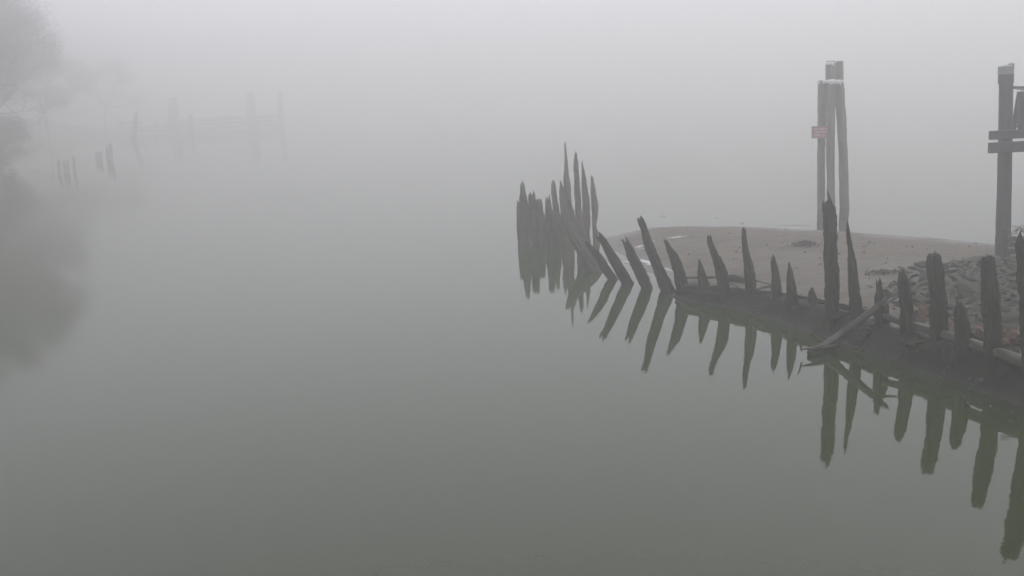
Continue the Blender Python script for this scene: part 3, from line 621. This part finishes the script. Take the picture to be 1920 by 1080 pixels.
# bramble reaching from the right beside the pier pile
br = empty('bramble', aty(1925, 440, YP - 1.0)); tag(br, 'leafy bramble spray reaching in beside the foot of the pier pile', 'plant')
rng = random.Random(9)
for k, (pxs) in enumerate([[(1930, 446, 3), (1915, 430, 2.2), (1900, 424, 1.8), (1885, 428, 1.2), (1874, 434, .8)], [(1930, 444, 2.5), (1918, 434, 2), (1905, 432, 1.5), (1893, 438, 1)], [(1932, 440, 2), (1922, 424, 1.6), (1908, 425, 1)]]):
    P = [(aty(x, y, YP - 1.0), px2m(w, aty(x, y, YP - 1.0))) for x, y, w in pxs]
    o = timber('stem', P, M_TWIG, seed=k, n=5, sub=4, tiplen=.0, square=2); o.data.transform(Matrix.Translation(o.location)); o.location = (0, 0, 0); local(br, o)
V, Fc = [], []
for _ in range(70):
    x, y = rng.choice([(1905, 426), (1918, 427), (1902, 437), (1912, 433), (1921, 430), (1895, 428)]); c = aty(x + rng.gauss(0, 5), y + rng.gauss(0, 3), YP - 1 + rng.gauss(0, .1))
    a = Vector((rng.gauss(0, 1), rng.gauss(0, 1), rng.gauss(0, 1))).normalized(); b_ = a.orthogonal().normalized(); a0 = len(V); s_ = rng.uniform(.02, .045)
    V += [c - a * s_, c + b_ * s_ * .6, c + a * s_, c - b_ * s_ * .6]; Fc.append((a0, a0 + 1, a0 + 2, a0 + 3))
o = local(br, mesh_obj('leaves', V, Fc, M_LEAF)); o['kind'] = 'stuff'

# specks drifting by the near bank
rng = random.Random(31); V, Fc = [], []
for _ in range(12):
    c = at(rng.uniform(1790, 1915), rng.uniform(738, 790), .006); a = rng.uniform(0, 6.28); L_ = rng.uniform(.006, .018); d = Vector((math.cos(a), math.sin(a), 0)) * L_; e = Vector((-math.sin(a), math.cos(a), 0)) * L_ * .5; a0 = len(V)
    V += [c - d, c + e, c + d + Vector((0, 0, .004)), c - e]; Fc.append((a0, a0 + 1, a0 + 2, a0 + 3))
tag(mesh_obj('floating_specks', V, Fc, M_FOAM), 'tiny pale specks drifting on the water beside the near bank', kind='stuff')
# foam films at the edges of the sand
def foam(px, py, wpx, dpx, tilt, seed, V, Fc, z=None):
    rng = random.Random(seed); n = 26; c0 = len(V)
    ctr = []
    for i in range(n):
        t = i / (n - 1) - .5; e = (1 - (2 * t) ** 2) ** .6 * dpx * .36 * (.3 + 1.0 * rng.random())
        for s_ in (-1, 1):
            x, y = px + t * wpx, py + tilt * t * wpx + s_ * e + rng.uniform(-.3, .3)
            p = at(x, y, .03); zz = max(zt(p.x, p.y), 0) + .008; p = at(x, y, zz); V.append(p)
        if i: a = c0 + 2 * (i - 1); Fc.append((a, a + 1, a + 3, a + 2))
V, Fc = [], []
for k, a in enumerate([(1272, 444, 44, 3, -.12), (1300, 440.5, 24, 1.2, -.05), (1412, 440, 26, 2.2, .02), (1448, 441, 28, 1.8, .03), (1203, 461, 22, 3, -.15), (1200, 465, 20, 2.5, .1),
                       (1214, 491, 30, 8, .25), (1219, 496, 20, 4, .1), (1252, 505, 22, 3.5, .45), (1174, 491, 12, 3, .2), (1180, 493, 10, 2, .3), (1720, 454, 36, 1.6, .05), (1262, 537, 7, 5, .5), (1226, 452, 6, 2, 0)]): foam(*a, k, V, Fc)
tag(mesh_obj('foam', V, Fc, M_FOAM), 'thin white foam films left along the edges of the sand', kind='stuff')

# ------------------------------------------------------------------ far left shore, lost in the fog
SH = [(-15, -60), (-17, 10), (-27, 40), (-42, 75), (-50, 95), (-57, 112), (-69, 130), (-77, 148), (-82, 166), (-80, 185), (-76, 205), (-78, 214), (-90, 225), (-130, 250), (-300, 400)]
gx = np.arange(-300, 0, 4.0); gy = np.arange(-60, 400, 4.0); GX, GY = np.meshgrid(gx, gy)
D = seg_dist(GX, GY, SH); I = inside(GX, GY, SH + [(-300, -60)])
GZ = np.where(I, .25 + .22 * np.minimum(D, 22) + 1.2 * vn(GX, GY, 9) * ss(0, 10, D), -np.minimum(.15 * D, 1.0) - .05)
nyy, nxx = GX.shape; V = np.stack([GX, GY, GZ], -1).reshape(-1, 3)
Fc = [(j * nxx + i, j * nxx + i + 1, (j + 1) * nxx + i + 1, (j + 1) * nxx + i) for j in range(nyy - 1) for i in range(nxx - 1)]
tag(mesh_obj('shore_bank', V, Fc, M_EARTH, smooth=True), kind='structure')

def tree_meshes(seed, H, R, N=30000):
    """tapered trunk with limbs, and a loose crown of twigs and small leaf faces"""
    rng = random.Random(seed); V, Fc, tips = [], [], []
    def tube(p0, p1, r0, r1, n=6):
        d = (p1 - p0).normalized(); a = d.orthogonal().normalized(); b_ = d.cross(a); o0 = len(V)
        for q, r in ((p0, r0), (p1, r1)): V.extend(q + (a * math.cos(6.283 * i / n) + b_ * math.sin(6.283 * i / n)) * r for i in range(n))
        Fc.extend((o0 + i, o0 + (i + 1) % n, o0 + n + (i + 1) % n, o0 + n + i) for i in range(n))
    def grow(p, d, L, r, lv):
        segs = 3
        for k in range(segs):
            q = p + d * (L / segs); tube(p, q, r * (1 - .25 * k / segs), r * (1 - .25 * (k + 1) / segs), 6 if lv < 2 else 3); p = q
            d = (d + Vector((rng.gauss(0, .13), rng.gauss(0, .13), .06))).normalized()
            if lv >= 3: tips.append(p)
        if lv == 5: return
        for _ in range(3 if lv else 6):
            a = Vector((rng.gauss(0, 1), rng.gauss(0, 1), rng.gauss(.1, .5))).normalized(); nd = (d * .75 + a * .8).normalized()
            grow(p, nd, L * rng.uniform(.6, .8), r * .6, lv + 1)
    grow(Vector((0, 0, -.5)), Vector((0, 0, 1)), H * .34, H * .011, 0)
    tm = bpy.data.meshes.new('trunk'); tm.from_pydata([tuple(v) for v in V], [], Fc); tm.materials.append(M_BARK)
    g = np.random.RandomState(seed)
    k = g.randint(0, len(tips), N); T = np.array([tuple(t) for t in tips])
    C = T[k] + g.normal(0, 1, (N, 3)) * .42; C[:, 2] = np.clip(C[:, 2], .5, 17)
    D = g.normal(0, 1, (N, 3)) + np.array([0, 0, .5]); D /= np.linalg.norm(D, axis=1)[:, None]; D *= g.uniform(.12, .34, N)[:, None]
    Wd = np.cross(D, g.normal(0, 1, (N, 3))); Wd /= np.linalg.norm(Wd, axis=1)[:, None]; Wd *= g.uniform(.012, .026, N)[:, None]
    LV = np.stack([C - D, C + Wd, C + D], 1).reshape(-1, 3).tolist(); LF = [(3 * q, 3 * q + 1, 3 * q + 2) for q in range(N)]
    cm = bpy.data.meshes.new('crown'); cm.from_pydata([tuple(v) for v in LV], [], LF); cm.materials.append(M_TREELEAF)
    return tm, cm
TM = [tree_meshes(s_, 15, 5) for s_ in (1, 2, 3)]
TM_SPARSE = [tree_meshes(s_, 15, 5, 11000) for s_ in (4, 5)]
def shz(x, y):
    d = float(seg_dist(np.array([x]), np.array([y]), SH)[0]); return .25 + .22 * min(d, 22) if inside(np.array([x]), np.array([y]), SH + [(-300, -60)])[0] else 0
TREES = [(-47.5, 74, 1.25), (-50, 82, 1.3), (-51.5, 90, 1.25), (-52, 96, 1.3), (-57, 104, 1.2), (-60, 110, 1.3), (-60, 119, 1.25), (-65, 128, 1.3), (-70, 139, 1.25), (-74, 150, 1.3),
         (-50, 78, 1.35), (-60, 95, 1.35), (-68, 115, 1.35), (-78, 136, 1.35), (-80, 162, 1.3), (-86, 150, 1.35), (-80, 180, 1.2), (-79, 203, 1.1), (-46, 66, 1.25), (-45, 57, 1.3), (-50, 64, 1.4), (-48.5, 85, 1.1), (-52, 94, 1.2), (-55.5, 103, 1.2), (-60, 114, 1.25), (-63.5, 124, 1.25),
         (-38.5, 70, .6), (-41, 75, .65), (-43.5, 80, .6), (-46, 85, .65), (-48.5, 90, .65), (-50.5, 95, .65), (-52.5, 100, .69), (-54.5, 105, .65), (-57, 109, .69), (-59, 114, .65), (-62, 120, .69), (-66, 127, .65)]
TREE_LABEL = {17: 'small faint tree just left of the crooked piling, where the breakwater begins'}
SPARSE = {(-45, 57), (-46, 66), (-48.5, 85), (-43, 66), (-47.5, 74), (-52, 94), (-55.5, 103), (-60, 114), (-63.5, 124), (-57, 104)}
rng = random.Random(4)
for i, (x, y, s_) in enumerate(TREES):
    tm, cm = TM_SPARSE[i % 2] if (x, y) in SPARSE else TM[i % 3]; r = empty('shore_tree' if s_ > .7 else 'shore_bush', (x, y, shz(x, y) - (.1 if s_ > .7 else 3.3 * s_ / .65))); r.rotation_euler.z = rng.uniform(0, 6.28); r.scale = (s_, s_, s_)
    link(bpy.data.objects.new('trunk', tm), r); link(bpy.data.objects.new('crown', cm), r)
    tag(r, TREE_LABEL.get(i, 'grey blurred tree merging into the fogbound wood at the left edge') if s_ > .7 else 'low grey bush at the water edge below the fogbound wood', 'tree' if s_ > .7 else 'bush', 'trees of the fogbound left bank' if s_ > .7 else 'bushes of the fogbound left bank')

# pilings off that shore
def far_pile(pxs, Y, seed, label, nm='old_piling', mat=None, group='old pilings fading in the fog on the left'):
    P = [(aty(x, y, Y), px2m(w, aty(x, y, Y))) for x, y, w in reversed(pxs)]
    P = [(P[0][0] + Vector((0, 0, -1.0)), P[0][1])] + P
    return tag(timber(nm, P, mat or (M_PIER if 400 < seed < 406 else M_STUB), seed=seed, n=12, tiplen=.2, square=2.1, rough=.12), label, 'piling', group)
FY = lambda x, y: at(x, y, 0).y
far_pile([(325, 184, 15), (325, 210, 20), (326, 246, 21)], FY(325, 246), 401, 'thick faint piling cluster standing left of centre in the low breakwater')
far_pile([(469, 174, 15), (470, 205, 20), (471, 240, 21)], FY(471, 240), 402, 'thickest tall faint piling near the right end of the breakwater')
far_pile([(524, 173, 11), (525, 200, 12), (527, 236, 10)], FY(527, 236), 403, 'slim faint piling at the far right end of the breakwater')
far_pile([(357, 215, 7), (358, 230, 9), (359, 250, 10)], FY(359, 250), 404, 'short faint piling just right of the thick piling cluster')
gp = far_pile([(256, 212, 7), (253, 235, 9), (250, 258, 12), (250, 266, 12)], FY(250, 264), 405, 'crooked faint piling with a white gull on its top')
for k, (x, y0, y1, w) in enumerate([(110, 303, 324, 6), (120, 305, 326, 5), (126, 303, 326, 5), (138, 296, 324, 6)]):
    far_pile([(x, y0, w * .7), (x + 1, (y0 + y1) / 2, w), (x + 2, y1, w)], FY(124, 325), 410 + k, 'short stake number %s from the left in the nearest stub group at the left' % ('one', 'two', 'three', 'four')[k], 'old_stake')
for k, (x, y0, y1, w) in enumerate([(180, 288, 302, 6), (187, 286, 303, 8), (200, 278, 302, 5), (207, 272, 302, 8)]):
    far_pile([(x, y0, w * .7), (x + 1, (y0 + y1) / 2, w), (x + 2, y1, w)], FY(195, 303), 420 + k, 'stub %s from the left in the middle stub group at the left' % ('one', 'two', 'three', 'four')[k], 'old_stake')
# low breakwater of horizontal timbers
yb = FY(400, 244); xl, xr = at(205, 250).x, at(540, 236).x
bw = empty('breakwater', Vector((xl, yb, 0))); tag(bw, 'long low timber breakwater fading out between the faint pilings', 'breakwater')
rng = random.Random(12)
for k in range(3):
    x = xl + rng.uniform(0, 1)
    while x < xr - k * 3:
        L_ = rng.uniform(5, 9); zc = .5 + k * .85 + rng.uniform(-.08, .08)
        if rng.random() < (1, .95, .75)[k]:
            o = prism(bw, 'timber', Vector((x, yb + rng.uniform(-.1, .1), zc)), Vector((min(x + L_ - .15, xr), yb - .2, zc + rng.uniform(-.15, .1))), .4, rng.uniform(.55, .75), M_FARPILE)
        x += L_
for q in range(6):
    x = xl + (xr - xl) * (q + .4) / 6.2
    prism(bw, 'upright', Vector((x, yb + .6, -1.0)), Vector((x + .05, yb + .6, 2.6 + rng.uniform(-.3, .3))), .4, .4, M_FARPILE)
# gull
def ell(c, r, n=8, m=6):
    V, Fc = [], []
    for j in range(m + 1):
        ph = math.pi * j / m
        for i in range(n): V.append(Vector(c) + Vector((r[0] * math.sin(ph) * math.cos(6.283 * i / n), r[1] * math.sin(ph) * math.sin(6.283 * i / n), r[2] * math.cos(ph))))
    for j in range(m): Fc += [(j * n + i, j * n + (i + 1) % n, (j + 1) * n + (i + 1) % n, (j + 1) * n + i) for i in range(n)]
    return V, Fc
gt = aty(257, 211, FY(250, 264))
gu = empty('gull', gt); tag(gu, 'tiny white gull perched on the crooked faint piling', 'bird')
V, Fc = ell((0, 0, .22), (.26, .12, .12)); V2, F2 = ell((.2, 0, .36), (.08, .07, .08)); a = len(V); V += V2; Fc += [tuple(i + a for i in f) for f in F2]
a = len(V); V += [Vector((-.2, .04, .24)), Vector((-.2, -.04, .24)), Vector((-.45, 0, .2)), Vector((.27, 0, .38)), Vector((.27, 0, .35)), Vector((.36, 0, .35))]; Fc += [(a, a + 1, a + 2), (a + 3, a + 4, a + 5)]
mesh_obj('body', V, Fc, M_GULL, gu, smooth=True)
V, Fc = [], []
for s_ in (-.04, .04):
    a = len(V); V += [Vector((x, s_ + y, z)) for z in (-.25, .14) for x, y in ((-.01, -.01), (.01, -.01), (.01, .01), (-.01, .01))]; Fc += [(a + i, a + (i + 1) % 4, a + 4 + (i + 1) % 4, a + 4 + i) for i in range(4)]
mesh_obj('legs', V, Fc, M_TWIG, gu)

# ------------------------------------------------------------------ haze
hz_m = bpy.data.materials.new('fog_volume'); hz_m.use_nodes = True; nt = hz_m.node_tree; nt.nodes.clear()
pv = nt.nodes.new('ShaderNodeVolumePrincipled'); pv.inputs['Density'].default_value = HAZE_DENSITY; pv.inputs['Anisotropy'].default_value = HAZE_G
pv.inputs['Color'].default_value = (.968, .974, .945, 1)
mo = nt.nodes.new('ShaderNodeOutputMaterial'); nt.links.new(pv.outputs[0], mo.inputs['Volume'])
L, zb, ztop = 490, -2.4, 26.0
V = [(x, y, z) for z in (zb, ztop) for x, y in ((-L, -L), (L, -L), (L, L), (-L, L))]
hz = mesh_obj('haze', V, [(3, 2, 1, 0), (4, 5, 6, 7), (0, 1, 5, 4), (1, 2, 6, 5), (2, 3, 7, 6), (3, 0, 4, 7)], hz_m); hz['kind'] = 'stuff'; hz['label'] = 'pale river fog'
